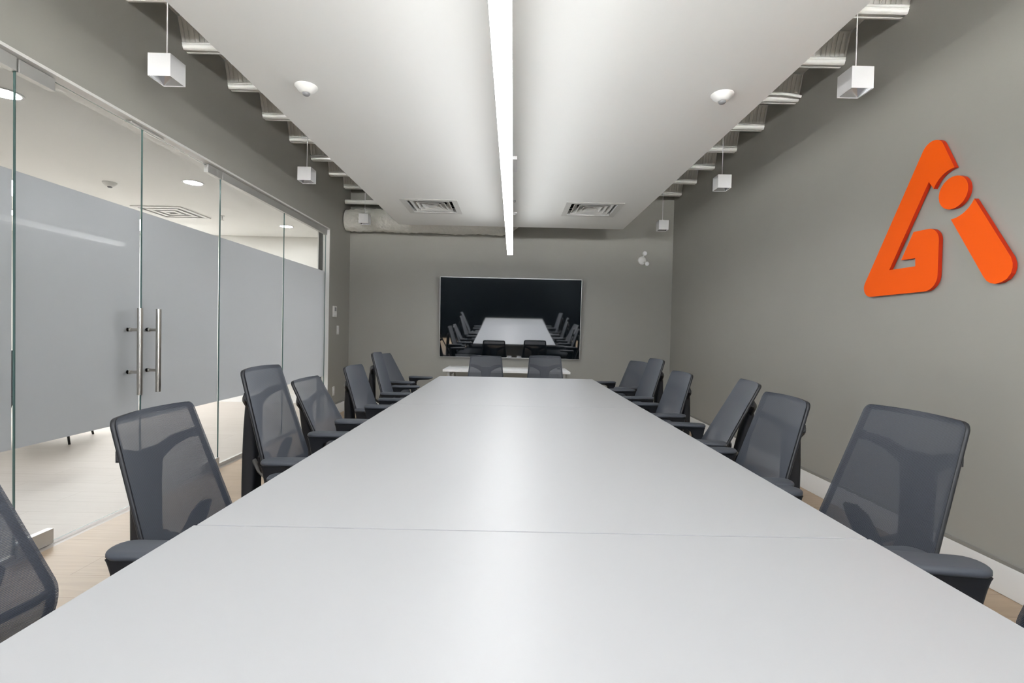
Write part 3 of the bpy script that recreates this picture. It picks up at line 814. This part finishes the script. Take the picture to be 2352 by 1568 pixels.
for z in (.022, -.022):
    bm = bmesh.new(); bx(bm, .0072, .0095, -.017, .017, z - .014, z + .014); obj('socket', bm, M['lampbody'], t, bevel=.001)

# ------------------------------------------------------------------ duct, pipe, conduits above the panel
bm = bmesh.new(); pts = []; rr = []
n = 60
for i in range(n + 1):
    x = -2.395 + 2.22 * i / n
    pts.append((x, 7.02 + .008 * math.sin(x * 5), 2.742 - .010 * i / n + .004 * math.sin(x * 9)))
    rr.append(.158 + .003 * math.sin(i * 1.7) + .003 * random.uniform(-1, 1) - (.012 if i < 2 else 0) + (.008 if i == 24 else 0))
for k in range(1, 8):
    a = k / 7 * PI / 2; pts.append((-.175 + .15 * math.sin(a), 7.02, 2.732 + .15 * (1 - math.cos(a)))); rr.append(.155 + .006 * (-1) ** k)
pts.append((-.025, 7.02, 3.15)); rr.append(.155)
tube(bm, pts, rr, 40)
for v in bm.verts:
    c = Vector((v.co.x, 7.02, 2.735)); f = math.sin(v.co.x * 37 + v.co.z * 60) * math.sin(v.co.y * 48 - v.co.x * 22 + 1.3 * math.sin(v.co.z * 31))
    if v.co.x > -2.33: v.co += (v.co - c).normalized() * .0035 * f
tag(obj('wrapped_duct', bm, M['duct'], smooth=70), 'white wrapped air duct along the top of the far wall', 'duct')
bm = bmesh.new(); tube(bm, [(-2.40, 6.98, 2.99), (-.30, 6.98, 2.99)], .031, 20)
tag(obj('white_pipe', bm, M['deck'], smooth=60), 'thin white pipe running above the wrapped duct', 'pipe')
bm = bmesh.new(); tube(bm, [(1.3, 4.06, 3.205), (2.19, 4.06, 3.205), (2.25, 4.065, 3.20), (2.355, 4.075, 3.19)], .013, 10)
tag(obj('white_conduit', bm, M['deck'], smooth=60), 'thin white conduit under the corrugated deck beside the right wall', 'conduit')
bm = bmesh.new(); tube(bm, [(-1.4, 5.735, 3.205), (-2.39, 5.735, 3.195)], .009, 8)
tag(obj('steel_rod', bm, M['alu'], smooth=60), 'thin grey rod across the corrugated deck beside the left wall', 'rod')

# ------------------------------------------------------------------ lounge chair in the corridor behind the frosted band
t = thing('lounge_chair', 'dark lounge chair with slim legs behind the frosted glass door', 'chair', (-4.62, 4.88, 0), math.radians(20))
bm = bmesh.new()
loft(bm, [[(x, y, z + .02 * abs(x)) for x, y in rrect(w, d, .10, 6)] for w, d, z in ((.50, .50, .40), (.60, .58, .43), (.62, .60, .47), (.56, .54, .50))])
obj('seat', bm, M['lounge'], t, smooth=50)
bm = bmesh.new()
loft(bm, [[(x, -.25 + y - (z - .45) * .25, z) for x, y in rrect(w, .07, .03, 4)] for w, z in ((.52, .49), (.60, .58), (.62, .72), (.58, .86), (.46, .92))])
obj('backrest', bm, M['lounge'], t, smooth=50)
for sx in (-1, 1):
    for sy in (-1, 1):
        bm = bmesh.new(); tube(bm, [(sx * .20, sy * .19, .41), (sx * .27, sy * .25, 0)], [.014, .010], 10); obj('leg', bm, M['black'], t, smooth=60)

# ------------------------------------------------------------------ daylight
w = bpy.data.worlds.new('World'); SC.world = w; w.use_nodes = True
bg = w.node_tree.nodes['Background']; nt = w.node_tree
tc = N(nt, 'ShaderNodeTexCoord'); sx = N(nt, 'ShaderNodeSeparateXYZ'); nt.links.new(tc.outputs['Generated'], sx.inputs[0])
mr = N(nt, 'ShaderNodeMapRange'); mr.inputs['From Min'].default_value = -.04; mr.inputs['From Max'].default_value = .04
nt.links.new(sx.outputs['Z'], mr.inputs['Value'])
cm = N(nt, 'ShaderNodeMix', data_type='RGBA')                      # added bright lower half to light the ceiling, soft blue-white sky above
cm.inputs[6].default_value = (45, 45, 44, 1); cm.inputs[7].default_value = (8.5, 9, 10, 1)
nt.links.new(mr.outputs['Result'], cm.inputs[0]); nt.links.new(cm.outputs[2], bg.inputs[0]); bg.inputs[1].default_value = 1.0

# ------------------------------------------------------------------ camera
F_PX, PITCH, YAW, ROLL, EYE = 1120.0, -.0194, .0019, .0218, 1.19
cp, sp, cy, sy = math.cos(PITCH), math.sin(PITCH), math.cos(YAW), math.sin(YAW)
fwd = Vector((sy * cp, cy * cp, sp)); right = Vector((cy, -sy, 0)); up = right.cross(fwd)
c, s = math.cos(ROLL), math.sin(ROLL)
r2 = right * c + up * s; u2 = up * c - right * s
cd = bpy.data.cameras.new('Camera'); cam = bpy.data.objects.new('Camera', cd); COL.objects.link(cam)
cd.sensor_width = 36; cd.sensor_fit = 'HORIZONTAL'; cd.lens = F_PX / 2352 * 36; cd.clip_start = .02; cd.clip_end = 100
mw = Matrix(((r2.x, u2.x, -fwd.x, 0), (r2.y, u2.y, -fwd.y, 0), (r2.z, u2.z, -fwd.z, EYE), (0, 0, 0, 1)))
cam.matrix_world = mw
SC.camera = cam

SC.view_settings.view_transform = 'Standard'; SC.view_settings.look = 'None'
SC.view_settings.exposure = 0.92; SC.view_settings.gamma = 1.0
SC.view_settings.use_curve_mapping = False
SC.cycles.use_denoising = True
SC.cycles.max_bounces = 10; SC.cycles.diffuse_bounces = 5; SC.cycles.transparent_max_bounces = 24
SC.cycles.caustics_reflective = False; SC.cycles.caustics_refractive = False
SC.cycles.sample_clamp_indirect = 8
